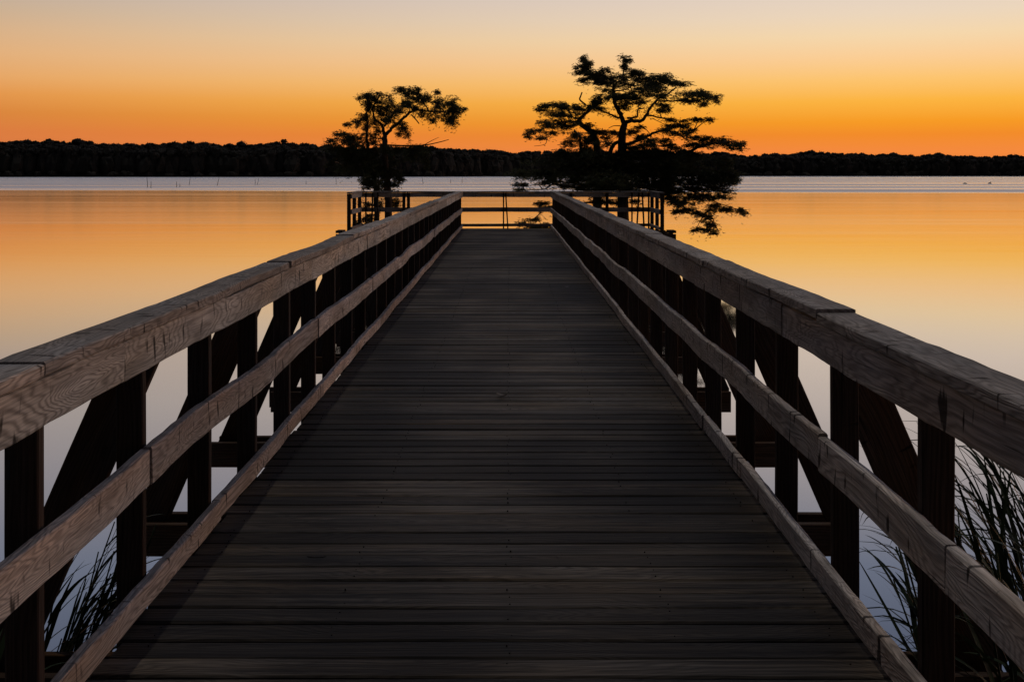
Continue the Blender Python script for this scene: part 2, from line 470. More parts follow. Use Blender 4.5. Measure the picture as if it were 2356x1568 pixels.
posts_y = {-1: [3.29 + 0.934 * k for k in range(-5, 32) if 3.29 + 0.934 * k < Y1 - 0.06],
           1: [3.43 + 0.932 * k for k in range(-5, 32) if 3.43 + 0.932 * k < Y1 - 0.06]}
def side_railing(s, seed, capj, topj, midj, kickj, label):
    xi = XI[s]
    mb = MB()
    run_boards(mb, xi + s * 0.065, H(1.048), 0.150, 0.040, (1, 0, 0), (0, 0, 1), capj, seed, 0.011, 0.006)
    rail = mb.build('railing', M_cap, pier)
    rail['label'] = label
    for nm, h, W, jj, sd, wp in (('rail_board', 0.951, 0.138, topj, seed + 11, 0.008), ('rail_board', 0.518, 0.134, midj, seed + 23, 0.021), ('kick_board', 0.066, 0.089, kickj, seed + 37, 0.010)):
        mb = MB()
        run_boards(mb, xi + s * 0.019, H(h), W, 0.038, (0, 0, 1), (1, 0, 0), jj, sd, wp, 0.006)
        mb.build(nm, M_rail, rail)
    ys = list(posts_y[s]) + [Y1 - 0.05]
    for k, yp in enumerate(ys):
        mb = MB()
        board(mb, (xi + s * (0.091 if s < 0 else 0.099) + random.uniform(-0.003, 0.003), yp + 0.0225, H(-0.5)), (random.uniform(-0.004, 0.004), 0, 1), (1, 0, 0), (0, 1, 0), 1.525, 0.099, 0.045,
              seed + k * 0.77 + 60, seg=0.4, warp=0.003, nib=0.0015)
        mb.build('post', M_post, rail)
    for j, yb in enumerate(bents):
        # brace from the post head down to the outer end of the beams
        mb = MB()
        h0, h1 = ((0.90, -0.36) if s < 0 else (0.82, -0.33))
        def cx(h): return xi + s * ((0.215 if s < 0 else 0.208) + 0.437 * (0.71 - h))
        a = Vector((cx(h1), yb + 0.045 + 0.022 + (0.05 if s > 0 else 0.045), H(h1))); b = Vector((cx(h0), a.y, H(h0)))
        dd = (b - a); L = dd.length; dd.normalize()
        wv = Vector((dd.z, 0, -dd.x))
        board(mb, a, dd, wv, (0, 1, 0), L, 0.178, 0.042, seed + j * 0.91 + 140, seg=0.4, warp=0.003, nib=0.002)
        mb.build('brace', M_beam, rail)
    return rail
side_railing(-1, 5.0, [Y0, 0.75, 3.2, 6.8, 9.6, 12.5, 15.1, 18.6, 21.0, 24.6, 28.1, Y1], joints_from(0.2, 2.8, 0.5) if False else [Y0, 0.9, 3.9, 7.6, 10.6, 14.2, 17.4, 20.9, 24.0, 27.6, 30.2, Y1],
             [Y0, 1.4, 4.18, 7.9, 11.0, 13.6, 17.3, 20.2, 23.4, 26.6, 29.9, Y1], [Y0, 2.0, 5.2, 8.1, 11.7, 15.2, 18.1, 21.6, 25.0, 28.0, Y1],
             'railing with a cap split by dark seams and an orange lake beyond it on the left')
side_railing(1, 305.0, [Y0, 1.9, 4.38, 6.9, 9.9, 13.4, 16.1, 19.8, 22.2, 25.8, 29.0, Y1], [Y0, 1.2, 5.0, 7.3, 10.9, 13.9, 17.3, 20.6, 24.1, 27.0, 30.4, Y1],
             [Y0, 0.6, 3.12, 4.40, 8.0, 11.5, 14.6, 18.0, 21.4, 24.8, 28.3, Y1], [Y0, 2.4, 5.9, 7.0, 10.2, 13.7, 16.9, 20.0, 23.3, 26.6, 30.0, Y1],
             'railing standing in front of the larger cypress with reeds behind its near posts')

# platform at the far end
PX0, PX1 = -4.55, 4.37
PF, PB = 32.52, 34.95
mb = MB(); y = PF; i = 0
while y < PB:
    i += 1
    board(mb, (PX0, y + 0.07, H(-0.139)), (1, 0, 0), (0, 1, 0), (0, 0, 1), PX1 - PX0, 0.139, 0.038, 500 + i * 0.37, seg=1.0, warp=0.004, nib=0.002)
    y += pitch
mb.build('platform_deck', M_deck, pier)
for yb in (32.50, 34.1):
    for oy in (0.0, 0.55):
        mb = MB()
        board(mb, (-4.92, yb + 0.06 + oy, H(-0.245)), (1, 0, 0), (0, 0, 1), (0, 1, 0), 9.68, 0.165, 0.11, 530 + yb + oy, seg=1.0, warp=0.004, nib=0.003)
        mb.build('beam', M_beam, pier)
    for xp in (-4.2, -1.5, 1.5, 4.1):
        mb = MB()
        tube(mb, [(xp, yb + 0.33, -2.2), (xp, yb + 0.33, 0), (xp, yb + 0.33, H(-0.17))], [0.12, 0.115, 0.11], 12)
        mb.build('pile', M_post, pier)
# blocks filling the outer ends of the twin beams, seen beyond both rails
for xe in (-4.84, 4.66):
    mb = MB()
    board(mb, (xe - 0.09, 32.83, H(-0.10)), (1, 0, 0), (0, 1, 0), (0, 0, 1), 0.20, 0.60, 0.07, 545 + xe, seg=0.2, nib=0.003)
    mb.build('beam_block', M_beam, pier)

mb = MB()
board(mb, (PX0 - 0.03, PB - 0.02, H(0.997)), (1, 0, 0), (0, 1, 0), (0, 0, 1), PX1 - PX0 + 0.06, 0.15, 0.038, 560, seg=0.3, warp=0.008, nib=0.004)
for xs in (PX0 + 0.02, PX1 - 0.02):
    board(mb, (xs, PF - 0.02, H(1.012)), (0, 1, 0), (1, 0, 0), (0, 0, 1), PB - PF - 0.08, 0.15, 0.038, 570 + xs, seg=0.3, warp=0.006, nib=0.004)
prail = mb.build('platform_railing', M_cap, pier)
prail['label'] = 'low railing closing the far end of the pier in front of two cypresses'
for h, W, sd in ((0.905, 0.135, 1), (0.455, 0.135, 2), (-0.015, 0.085, 3)):
    mb = MB()
    board(mb, (PX0, PB - 0.02, H(h)), (1, 0, 0), (0, 0, 1), (0, 1, 0), PX1 - PX0, W, 0.038, 580 + sd, seg=0.3, warp=0.008, nib=0.004)
    mb.build('rail_board', M_rail, prail)
    for xs in (PX0 + 0.06, PX1 - 0.06):
        mb = MB()
        board(mb, (xs, PF + 0.06, H(h + 0.01)), (0, 1, 0), (0, 0, 1), (1, 0, 0), PB - PF - 0.12, W, 0.038, 590 + sd + xs, seg=0.3, warp=0.006, nib=0.004)
        mb.build('rail_board', M_rail, prail)
def ppost(x, yp, lean=0.0, wx=0.045, dy=0.09, top=0.975):
    mb = MB()
    board(mb, (x - lean * 0.7, yp, H(-0.45)), (lean, 0, 1), (1, 0, 0), (0, 1, 0), top + 0.45, wx, dy, 600 + x * 3.1, seg=0.5, warp=0.002, nib=0.002)
    mb.build('post', M_post, prail)
for x, ln, wx in ((-4.36, 0.0, 0.042), (-4.17, 0.02, 0.042), (-4.0, 0.0, 0.03), (-3.2, 0.0, 0.09), (-3.06, 0.0, 0.09), (-0.16, 0.0, 0.042), (-0.05, -0.06, 0.042),
                  (1.9, 0.0, 0.09), (3.0, 0.0, 0.09), (3.76, 0.0, 0.04), (3.93, 0.06, 0.042), (4.11, -0.05, 0.042), (4.27, 0.0, 0.045)):
    ppost(x, PB - 0.085, ln, wx)
for xs in (PX0, PX1):
    for yp in (PF + 0.02, PF + 1.15, PB - 0.10):
        ppost(xs + (0.0 if xs > 0 else 0.0), yp, 0.0, 0.10, 0.09, 0.985)

# --------------------------------------------------------------- cypress trees
def tree_points(off, sc, Z):
    k = Z / 2790.0
    def f(px, py, dz=0.0):
        return Vector(((off[0] + px / sc - 1242.0) * k, Z + dz, CZ + (420.2 - (off[1] + py / sc)) * k))
    return f, k / sc

def sprays(mb, C, S, rng, n=5, droop=0.45, flat=1.0):
    """feathery cypress sprigs at points C: thin leaflets either side of short hanging twigs"""
    C = np.asarray(C, dtype=float); S = np.asarray(S, dtype=float)[:, None]
    K = len(C)
    th = rng.uniform(0, 2 * math.pi, K)
    d = np.stack([np.cos(th), np.sin(th) * 0.8, (rng.uniform(-0.9, 0.45, K) - droop * 0.5) * flat], 1)
    d /= np.linalg.norm(d, axis=1, keepdims=True)
    side = np.cross(d, np.array([0, 0, 1.0])); side /= np.linalg.norm(side, axis=1, keepdims=True) + 1e-6
    up = np.cross(side, d)
    quads = []
    wv = up * S * 0.05 + side * S * 0.06
    b = C + d * S * 1.5
    quads.append(np.stack([C - wv, C + wv, b + wv * 0.2, b - wv * 0.2], 1))
    for i in range(n):
        for sg in (-1, 1):
            p = C + d * S * (0.15 + 1.25 * i / n)
            q = side * sg * rng.uniform(0.4, 1.0, (K, 1)) + d * 0.6 + up * rng.uniform(-0.8, 0.2, (K, 1))
            q /= np.linalg.norm(q, axis=1, keepdims=True)
            q = p + q * S * rng.uniform(0.35, 0.85, (K, 1)) * (1 - 0.4 * i / n)
            wd = d * S * 0.085 + up * S * 0.06
            quads.append(np.stack([p - wd, p + wd, q + wd * 0.25, q - wd * 0.25], 1))
    Q = np.stack(quads, 1)                       # K, m, 4, 3
    m = Q.shape[1]
    base = len(mb.v)
    V = Q.reshape(-1, 3).tolist()
    mb.v.extend(V); mb.b.extend(V)
    mb.t.extend(np.repeat(np.clip(rng.normal(0.4, 0.25, K), 0, 1), m * 4).tolist())
    F = (np.arange(K * m * 4).reshape(-1, 4) + base).tolist()
    mb.f.extend([tuple(x) for x in F])

def cypress(name, label, off, sc, Z, limbs, snags, clumps, seed, dens, size, base, gate=-0.1, kz=1.3, flat=1.0, hang=0.15):
    rng = np.random.default_rng(seed)
    f, u = tree_points(off, sc, Z)
    root = empty(name, (f(*base).x, Z, 0))
    tag(root, label, 'tree')
    tr = MB(); sk = []; pc = []
    for pts, r0, r1, dzs in limbs:
        P = [f(px, py, 0) for px, py in pts]
        n = len(P)
        for i, p in enumerate(P): p.y += dzs * i / max(1, n - 1)
        C = catmull(P, 5)
        for i, p in enumerate(C):
            if 0 < i < len(C) - 1:
                p.x += rng.normal(0, 0.010); p.z += rng.normal(0, 0.010)
        rr = [(r0 + (r1 - r0) * (i / (len(C) - 1)) ** 0.8) * u for i in range(len(C))]
        tube(tr, C, rr, 8)
        sk += C
        for i, p in enumerate(C):
            if rr[i] < 11 * u:
                for q in range(6):
                    pc.append((p.x + rng.normal(0, 0.10), p.y + rng.normal(0, 0.15), p.z + rng.normal(0, 0.055)))
    cr = MB(); tw = tr
    SK = np.array([p[:] for p in sk])
    for (cx, cy, rx, ry) in clumps:
        c = f(cx, cy, 0)
        d2 = (SK[:, 0] - c.x) ** 2 + (SK[:, 2] - c.z) ** 2
        j = int(np.argmin(d2)); p0 = Vector(SK[j])
        c.y = p0.y + rng.normal(0, 0.45)
        RX, RZ = rx * u * 1.0, ry * u * kz
        RY = max(0.25, min(0.9, RX * 0.8))
        # the twig that carries the clump
        mid = p0.lerp(c, 0.5) + Vector((rng.normal(0, 0.05), 0, rng.uniform(-0.02, 0.10)))
        tube(tw, catmull([p0, mid, c], 4), list(np.linspace(0.022, 0.008, 9)), 5)
        nb = max(4, int(RX * 12))
        for b in range(nb):
            th = rng.uniform(0, 2 * math.pi)
            e = c + Vector((math.cos(th) * RX * rng.uniform(0.5, 1.25), math.sin(th) * RY, rng.uniform(-1.0, 1.0) * RZ))
            m2 = c.lerp(e, 0.5) + Vector((0, 0, rng.uniform(0, 0.5) * RZ))
            path = catmull([c, m2, e], 4)
            tube(tw, path, list(np.linspace(0.008, 0.003, len(path))), 3, cap=False)
            for p in path[2:]:
                for q in range(3):
                    pc.append((p.x + rng.normal(0, 0.06), p.y + rng.normal(0, 0.06), p.z + rng.normal(0, 0.035) - 0.01))
        area = RX * RZ * math.pi
        nsub = 2 + int(RX / 0.22)
        subs = [(c.x + rng.uniform(-0.8, 0.8) * RX, c.z + rng.uniform(-0.7, 0.7) * RZ) for _ in range(nsub)]
        for b in range(int(area * dens) + 6):
            # ragged layers: dense at heart, thinning to loose and hanging sprigs
            sx, sz = subs[rng.integers(nsub)]
            px = sx + max(-0.75, min(0.75, rng.normal(0, 0.42))) * RX; pz = sz + max(-0.75, min(0.75, rng.normal(0, 0.42))) * RZ
            if rng.random() < hang: pz -= rng.exponential(0.075)
            p = (px, c.y + rng.normal(0, 0.5) * RY, pz)
            g = mnoise.noise(Vector((p[0] * 6.5, p[1] * 1.2, p[2] * 9.5 + seed)))
            if g < gate: continue
            pc.append(p)
    sprays(cr, pc, size * rng.uniform(0.65, 1.3, len(pc)), rng, flat=flat)
    trunk = tr.build('trunk', M_bark, root, smooth=True)
    cr.build('crown', M_leaf, root)
    for pts, r0, r1 in snags:
        mb = MB()
        C = catmull([f(px, py, 0) for px, py in pts], 4)
        tube(mb, C, [(r0 + (r1 - r0) * i / (len(C) - 1)) * u for i in range(len(C))], 6)
        mb.build('bare_branch', M_bark, root, smooth=True)
    return root

ZR = 38.0
limbs_r = [
    ([(885, 1800), (883, 1550), (880, 1370), (880, 1100), (875, 850), (873, 720), (893, 630)], 62, 24, 0.0),
    ([(893, 640), (865, 560), (822, 480), (812, 400), (815, 340), (800, 270)], 21, 9, 0.3),
    ([(890, 625), (950, 612), (1020, 610), (1062, 555), (1090, 500), (1140, 450), (1200, 420), (1275, 365)], 17, 5, -0.5),
    ([(915, 590), (990, 578), (1002, 525), (1060, 508)], 9, 4, 0.5),
    ([(1062, 568), (1200, 600), (1300, 640), (1400, 690)], 7, 3, -0.6),
    ([(1150, 460), (1290, 462), (1390, 462), (1520, 440), (1590, 420)], 7, 3, -0.3),
    ([(850, 590), (780, 560), (720, 540), (685, 518)], 9, 4, -0.4),
    ([(803, 320), (740, 305), (680, 265), (610, 200), (582, 110)], 7, 2, 0.6),
    ([(815, 385), (900, 370), (945, 345), (985, 300), (1030, 250)], 6, 3, -0.4),
    ([(870, 300), (885, 230), (905, 140)], 6, 2, 0.2),
    ([(1050, 350), (1150, 320), (1250, 310), (1380, 325)], 5, 2, 0.4),
    ([(690, 1500), (690, 1150), (690, 900), (682, 780), (640, 690), (572, 640), (553, 605), (600, 550), (650, 510), (690, 470)], 40, 7, 0.7),
    ([(556, 612), (480, 620), (390, 625), (260, 680), (135, 712)], 11, 2, -0.4),
    ([(575, 585), (510, 585), (450, 520), (330, 480), (240, 500)], 8, 2, 0.6),
    ([(560, 900), (562, 800), (555, 720), (520, 680)], 16, 6, 1.0),
    ([(780, 900), (790, 830), (825, 782), (870, 770)], 20, 12, 0.2),
    ([(885, 797), (1000, 762), (1100, 710), (1200, 690), (1300, 735), (1350, 775)], 15, 3, -0.8),
    ([(880, 900), (1100, 890), (1360, 852), (1450, 812), (1560, 790), (1690, 778), (1770, 815)], 18, 3, -0.9),
    ([(880, 1020), (1100, 980), (1350, 960), (1560, 980), (1760, 1050)], 17, 3, 0.5),
    ([(880, 1100), (1050, 1120), (1200, 1180), (1350, 1280), (1500, 1350), (1570, 1440)], 14, 3, -1.0),
    ([(1200, 1120), (1400, 1150), (1600, 1240), (1820, 1315)], 9, 2, -0.4),
    ([(1350, 1050), (1550, 1110), (1760, 1150)], 8, 2, 0.4),
    ([(880, 1000), (700, 960), (450, 990), (200, 1000), (50, 1025)], 16, 2, -0.6),
    ([(880, 1120), (600, 1140), (370, 1095), (260, 1135), (90, 1130)], 13, 2, -0.9),
    ([(690, 930), (560, 880), (400, 860), (250, 900)], 10, 3, 0.5),
    ([(870, 1240), (600, 1235), (300, 1270), (200, 1350), (90, 1385)], 10, 2, -1.1),
    ([(640, 690), (720, 690), (800, 705)], 5, 2, 0.3),
]
snags_r = [([(600, 492), (552, 452), (556, 425), (568, 393)], 7, 5), ([(1000, 640), (1045, 665), (1100, 730), (1120, 790)], 4, 2),
           ([(860, 650), (810, 650), (770, 668)], 4, 2), ([(300, 735), (285, 790), (200, 805)], 3, 1.5), ([(1100, 590), (1180, 630), (1220, 665)], 3, 1.5)]
clumps_r = [
 (585,120,24,26),(588,165,48,26),(550,238,55,14),(610,215,75,34),(600,300,52,18),(680,255,60,30),(695,318,36,26),(752,215,32,16),(765,280,62,32),
 (885,142,44,24),(892,195,30,34),(868,262,85,34),(955,235,52,38),(1030,268,46,30),(820,300,62,26),
 (1095,288,70,36),(1235,262,66,30),(1200,300,66,30),(1322,322,68,17),(1085,338,75,24),(1268,330,50,16),
 (1130,388,80,28),(1050,408,50,28),(1345,420,66,32),(1440,420,75,28),(1545,412,56,24),(1588,440,22,26),(1420,468,78,16),(1490,490,30,16),
 (755,448,80,28),(700,462,40,24),(860,462,52,28),(905,500,70,20),(930,412,50,30),(742,380,48,14),(1130,508,52,16),(1190,540,48,24),
 (1335,622,56,15),(1440,608,82,13),(1520,604,32,11),(1360,650,50,12),(1240,600,40,10),
 (285,490,64,20),(262,518,36,12),(400,478,58,24),(450,510,82,28),(540,522,60,26),(620,500,60,20),(665,472,40,22),(392,565,48,20),
 (380,612,92,30),(290,652,82,22),(200,690,66,20),(155,722,28,20),(480,620,50,24),(440,660,50,18),(330,712,70,16),(250,745,50,8),
 (640,640,36,14),(720,692,80,16),(650,730,60,36),(590,765,52,46),(520,700,50,28),(485,765,60,28),(762,742,40,26),(800,702,22,14),(725,800,50,22),
 (950,700,40,26),(1000,742,50,26),(990,660,46,10),(1062,772,66,18),(1000,800,56,14),
 (1170,680,46,10),(1260,702,62,14),(1340,702,72,20),(1430,750,90,24),(1530,772,80,24),(1642,770,70,26),(1725,792,46,20),(1768,824,24,18),(1680,812,52,14),(1400,790,60,14),
 (1175,765,46,14),(1232,802,70,18),(1300,822,52,14),(1130,792,46,22),(1140,842,90,14),
 (450,862,110,26),(620,882,140,36),(800,882,140,38),(1000,872,140,38),(1200,882,140,36),(1400,882,110,26),(300,925,130,26),(500,950,170,38),(750,970,190,48),
 (1000,970,190,48),(1250,960,190,48),(1450,950,110,40),(1600,930,72,30),(200,1000,150,20),(380,1010,140,28),(600,1042,140,38),(800,1080,160,50),(1000,1090,160,42),
 (1200,1050,160,40),(1400,1020,140,30),(1550,1000,110,30),(1680,1000,90,30),(1740,1060,48,30),(1680,1080,50,18),
 (110,1012,70,13),(55,1022,24,9),(130,1100,70,16),(250,1080,70,16),(330,1062,50,14),(85,1132,48,7),(420,1112,80,13),(560,1112,70,20),(700,1122,90,30),
 (1250,1150,90,24),(1400,1130,110,24),(1550,1130,90,18),(1700,1152,70,12),(1300,1230,80,22),(1400,1300,100,26),(1290,1292,44,20),(1480,1342,70,26),(1520,1282,50,18),
 (1600,1262,52,16),(1680,1292,70,20),(1762,1292,42,17),(1818,1320,20,7),(1540,1402,50,28),(1500,1442,70,12),(1420,1432,42,13),(1560,1462,30,10),
 (240,1240,60,15),(290,1282,50,20),(200,1352,60,12),(120,1382,50,9),(250,1392,60,20),(180,1412,80,9),
 (680,1222,44,30),(830,1232,52,22),(960,1222,42,18),(790,1000,200,60),(1080,1020,200,60),(480,1075,120,30),(900,1120,200,40),(1150,1105,160,40),(1320,1085,160,34),(1480,1075,130,30),(1600,1060,110,30),(700,1080,150,40),
 (250,1045,140,18),(1230,1190,60,24),(1250,1120,120,36),(1380,1170,110,28),(1500,1190,100,24),(1650,1112,120,22),(1720,1040,80,26),(1600,1185,90,14),(1350,1225,90,22),(1240,1235,46,24),(1560,1050,120,30),
 (960,820,90,16),(900,330,90,30),(960,420,90,26),(830,440,80,26),(1120,440,70,20),(640,270,60,24),(1250,650,70,16),(700,520,60,16),(520,560,80,20),(1480,430,70,20),(1500,790,90,18),(880,700,60,16),(620,830,80,20),(860,430,80,22),(1010,470,70,16),(700,250,60,24),(1150,330,70,22),(340,540,90,18),
]
cypress('cypress_tree', 'broad flat topped cypress standing in the lake behind the right end of the platform', (1240, 100), 3.1355, ZR, limbs_r, snags_r, clumps_r, 3, 3900, 0.062, (885, 1600), gate=-0.16, kz=1.2, flat=0.7, hang=0.12)

ZL = 38.5
limbs_l = [
    ([(640, 1900), (636, 1600), (630, 1330), (625, 1060), (603, 850), (595, 640), (590, 565)], 46, 24, 0.0),
    ([(590, 570), (570, 480), (540, 440), (492, 400), (480, 300), (525, 220)], 18, 5, 0.4),
    ([(597, 562), (650, 510), (720, 450), (790, 390), (850, 345), (930, 338), (1020, 352), (1110, 355), (1230, 360)], 18, 4, -0.6),
    ([(525, 1900), (520, 1330), (505, 1060), (470, 880), (432, 700), (415, 560), (415, 420), (398, 360), (425, 300)], 32, 5, 0.8),
    ([(572, 597), (495, 580), (440, 572)], 7, 4, 0.6),
    ([(1000, 350), (950, 270), (900, 200), (840, 160)], 7, 3, -0.3),
    ([(590, 480), (640, 400), (680, 320), (650, 250)], 10, 3, 0.3),
    ([(432, 690), (330, 640), (200, 600), (80, 615)], 9, 3, -0.5),
    ([(450, 800), (330, 740), (200, 740), (90, 810)], 9, 3, 0.5),
    ([(603, 720), (750, 690), (900, 690), (990, 770)], 10, 3, -0.6),
    ([(615, 960), (700, 930), (760, 960)], 8, 3, 0.0),
    ([(410, 420), (350, 430), (280, 465)], 6, 2, 0.2),
    ([(720, 455), (780, 500), (800, 570)], 5, 2, 0.2),
    ([(500, 1000), (440, 960), (390, 960)], 6, 2, 0.2),
    ([(520, 1210), (440, 1180), (365, 1165)], 9, 4, -0.3),
    ([(520, 1280), (460, 1300), (390, 1340)], 7, 2, -0.4),
]
snags_l = [([(610, 650), (800, 656), (960, 650), (1085, 625), (1178, 600)], 8, 3), ([(955, 648), (1030, 606), (1088, 580)], 4, 1.5),
           ([(835, 372), (880, 420), (908, 456)], 7, 5), ([(640, 1070), (670, 1062), (692, 1050)], 7, 4)]
clumps_l = [
 (375,182,42,22),(430,200,52,32),(550,190,52,28),(600,205,44,32),(470,240,62,42),(540,262,72,46),(640,292,62,42),(700,302,52,36),(440,290,34,42),
 (600,332,82,42),(520,340,52,42),(400,240,24,18),(355,212,18,12),(670,402,62,32),(600,402,62,36),(720,342,52,24),
 (725,142,36,22),(780,182,62,36),(860,182,72,40),(915,150,32,22),(960,220,82,40),(880,252,82,36),(1065,165,24,24),(1070,252,72,48),(1150,272,72,40),
 (1230,272,52,40),(1200,332,72,42),(1150,382,72,42),(1190,440,62,32),(1232,422,34,42),(1272,332,42,32),(1332,342,22,14),(1050,372,52,42),(1040,425,30,20),
 (930,382,52,30),(900,322,52,22),(830,302,52,30),(780,262,42,30),
 (370,382,52,30),(330,430,52,30),(288,468,24,14),(380,470,42,28),(430,430,24,50),(500,470,42,50),(520,540,40,32),
 (770,500,42,40),(792,565,26,40),(740,470,50,22),(722,550,16,22),
 (105,602,46,16),(170,556,50,22),(250,556,72,26),(230,620,100,30),(350,580,72,30),(330,640,90,30),(450,560,50,30),(470,620,50,30),
 (160,700,80,40),(250,720,90,50),(380,720,110,60),(520,720,90,50),(700,688,110,32),(850,690,100,30),(960,722,50,46),(990,800,30,50),(800,732,70,30),
 (90,822,50,40),(150,860,80,30),(250,800,90,50),(400,830,90,60),(520,860,70,66),(680,780,60,60),(450,960,60,40),(418,980,40,22),(480,1012,50,30),
 (560,980,30,50),(700,940,50,30),(692,992,30,22),(742,962,32,14),(570,1052,24,24),
 (430,900,80,60),(560,900,90,60),(680,880,80,50),(480,960,70,50),(640,1010,60,40),(540,1020,50,40),(440,1000,50,40),(310,600,90,40),(130,640,90,30),(240,860,90,36),(900,740,80,44),
 (560,1180,32,32),(700,1162,52,32),(692,1202,32,22),(430,1332,52,40),(480,1292,32,32),(380,1352,32,14),(450,1182,24,24),
]
cypress('cypress_tree', 'smaller twin trunked cypress with one long limb reaching right, left of the pier end', (780, 180), 3.7325, ZL, limbs_l, snags_l, clumps_l, 5, 3500, 0.056, (600, 1600), gate=-0.12, kz=1.25, hang=0.35)

# --------------------------------------------------------------- far shore
prof = [(-1500, 330), (-400, 322), (0, 325), (100, 325), (180, 327), (250, 332), (330, 333), (380, 331), (430, 327), (500, 331), (560, 335), (640, 329), (700, 332), (760, 337), (840, 340), (920, 340),
        (1000, 337), (1045, 341), (1090, 343), (1120, 345), (1150, 350), (1250, 349), (1400, 349), (1560, 348), (1650, 351), (1700, 357), (1730, 360), (1755, 354), (1820, 352), (1900, 352),
        (1960, 354), (2000, 357), (2100, 356), (2200, 358), (2356, 361), (2800, 362), (3900, 360)]
pxs = np.array([p[0] for p in prof]); pys = np.array([p[1] for p in prof])
def shoreY(px): return 622 + 130 * (1 / (1 + math.exp(-(px - 1150) / 180)))
def at_far(px, Y): return (px - 1170.5) * Y / FPX

_phi = (1 + 5 ** 0.5) / 2
def ico():
    import bmesh
    bm = bmesh.new(); bmesh.ops.create_icosphere(bm, subdivisions=2, radius=1.0)
    v = np.array([x.co[:] for x in bm.verts]); f = [tuple(q.index for q in fc.verts) for fc in bm.faces]
    bm.free(); return v, f
IV, IF = ico()
def far_wood(px0, px1, seed):
    rng = np.random.default_rng(seed)
    mb = MB()
    def lobe(c, r, rz, tint):
        s = rng.uniform(0, 50)
        vs = []
        for q in IV:
            k = 1 + 0.5 * mnoise.noise(Vector((q[0] * 2.9 + s, q[1] * 2.9, q[2] * 2.9 + s)))
            vs.append((c[0] + q[0] * r * k, c[1] + q[1] * r * k, c[2] + q[2] * rz * k))
        mb.add(vs, IF, None, tint)
        for _ in range(50):
            th = rng.uniform(0, 2 * math.pi); zz = rng.uniform(-0.5, 1)
            rr = math.sqrt(max(0, 1 - zz * zz))
            p = Vector((c[0] + math.cos(th) * rr * r * 1.04, c[1] + math.sin(th) * rr * r * 1.04, c[2] + zz * rz * 1.04))
            s1 = rng.uniform(0.35, 0.85)
            a = Vector(rng.normal(0, 1, 3)).normalized() * s1; b = Vector(rng.normal(0, 1, 3)).normalized() * s1
            mb.add([(p - a)[:], (p + b * 0.6)[:], (p + a)[:], (p - b * 0.6)[:]], [(0, 1, 2, 3)], None, min(1, max(0, tint + rng.normal(0, 0.12))))
    px = px0
    while px < px1:
        top = float(np.interp(px, pxs, pys))
        for row in range(3):
            Y = shoreY(px) + 4 + row * 9 + rng.uniform(-3, 3)
            h = (396 - top) * Y / FPX + CZ
            lowf = 1.3 * sn(px * 0.017 + row * 9, seed) + 1.2 * sn(px * 0.055, seed + row)
            hh = h * (0.84 + 0.08 * row) + lowf + rng.normal(0, 0.30)
            if row == 2 and rng.random() < 0.06: hh += rng.uniform(0.7, 2.2)
            x = at_far(px + rng.uniform(-5, 5), Y)
            r = rng.uniform(1.5, 3.1)
            tint = min(1, max(0, rng.normal(0.4, 0.12)))
            lobe((x, Y, hh - r * 0.7), r, r * 0.7, tint)
            lobe((x + rng.normal(0, r * 0.8), Y - 1 + rng.normal(0, 1), hh - r * rng.uniform(0.9, 1.7)), r * rng.uniform(0.6, 1.0), r * 0.7, tint)
            if row != 1: lobe((x, Y, hh * 0.45), r * 1.5, hh * 0.45, tint)
            if row == 0 and rng.random() < 0.5: lobe((x + rng.normal(0, 2), Y - 3, rng.uniform(0.6, 2.0)), rng.uniform(1.5, 3.4), rng.uniform(1.2, 2.6), tint)
        px += 8
    return mb
w1 = far_wood(-700, 1165, 21).build('far_woodland', M_far, smooth=False)
tag(w1, 'dark wooded far shore rising highest along the left of the lake', 'woodland', kind='stuff')
w2 = far_wood(1140, 3100, 22).build('far_woodland', M_far, smooth=False)
tag(w2, 'lower and more distant dark wooded shore behind the lake on the right', 'woodland', kind='stuff')
mb = MB()
xs = np.linspace(-900, 3300, 90)
vs = []
for px in xs:
    for dy_, z in ((-6, -0.6), (0, 0.35), (12, 1.2), (90, 2.5), (400, 3.0)):
        Y = shoreY(px) + dy_
        vs.append((at_far(px, Y), Y + 1.5 * sn(px * 0.02, 4), z))
fs = []
for i in range(len(xs) - 1):
    for k in range(4):
        fs.append((i * 5 + k, (i + 1) * 5 + k, (i + 1) * 5 + k + 1, i * 5 + k + 1))
mb.add(vs, fs)
tag(mb.build('far_bank', M_soil), kind='structure')

# --------------------------------------------------------------- stakes and driftwood
def at_water(px, py):
    Y = FPX * CZ / (py - 396.0)
    return (px - 1170.5) * Y / FPX, Y
stakes = [(339.5, 431.0, 26, -2.0, 'tallest thin stake, leftmost of those standing in the ruffled water on the left'),
          (347.0, 432.0, 15, 1.0, 'short stake just right of the leftmost tall stake in the water'),
          (406.0, 430.5, 13, 0.5, 'short upright stake halfway between two tall ones on the left'),
          (413.5, 430.0, 7, 0.0, 'tiny stub of a stake beside a short upright stake on the left'),
          (435.0, 425.5, 19, 4.0, 'stake leaning slightly right, first of the two leaning stakes on the left'),
          (499.5, 427.0, 20, 6.0, 'most strongly leaning thin stake in the water on the left'),
          (587.0, 425.5, 14, 0.0, 'upright stake standing close beside a leaning one left of the small cypress'),
          (592.0, 425.0, 15, 5.0, 'leaning stake close beside an upright one left of the small cypress'),
          (704.0, 424.0, 8, 0.0, 'faint short stake standing alone between the leaning pair and the small cypress'),
          (773.5, 424.5, 18, -1.0, 'tall thin stake standing just left of the small cypress trunk'),
          (973.5, 423.0, 14, -4.0, 'stake leaning left in the pale water just right of the small cypress'),
          (1037.0, 421.0, 9, 0.0, 'short stake standing in the pale water between two stakes right of the small cypress'),
          (1063.0, 420.5, 16, 0.0, 'upright stake standing above the far end of the left railing')]
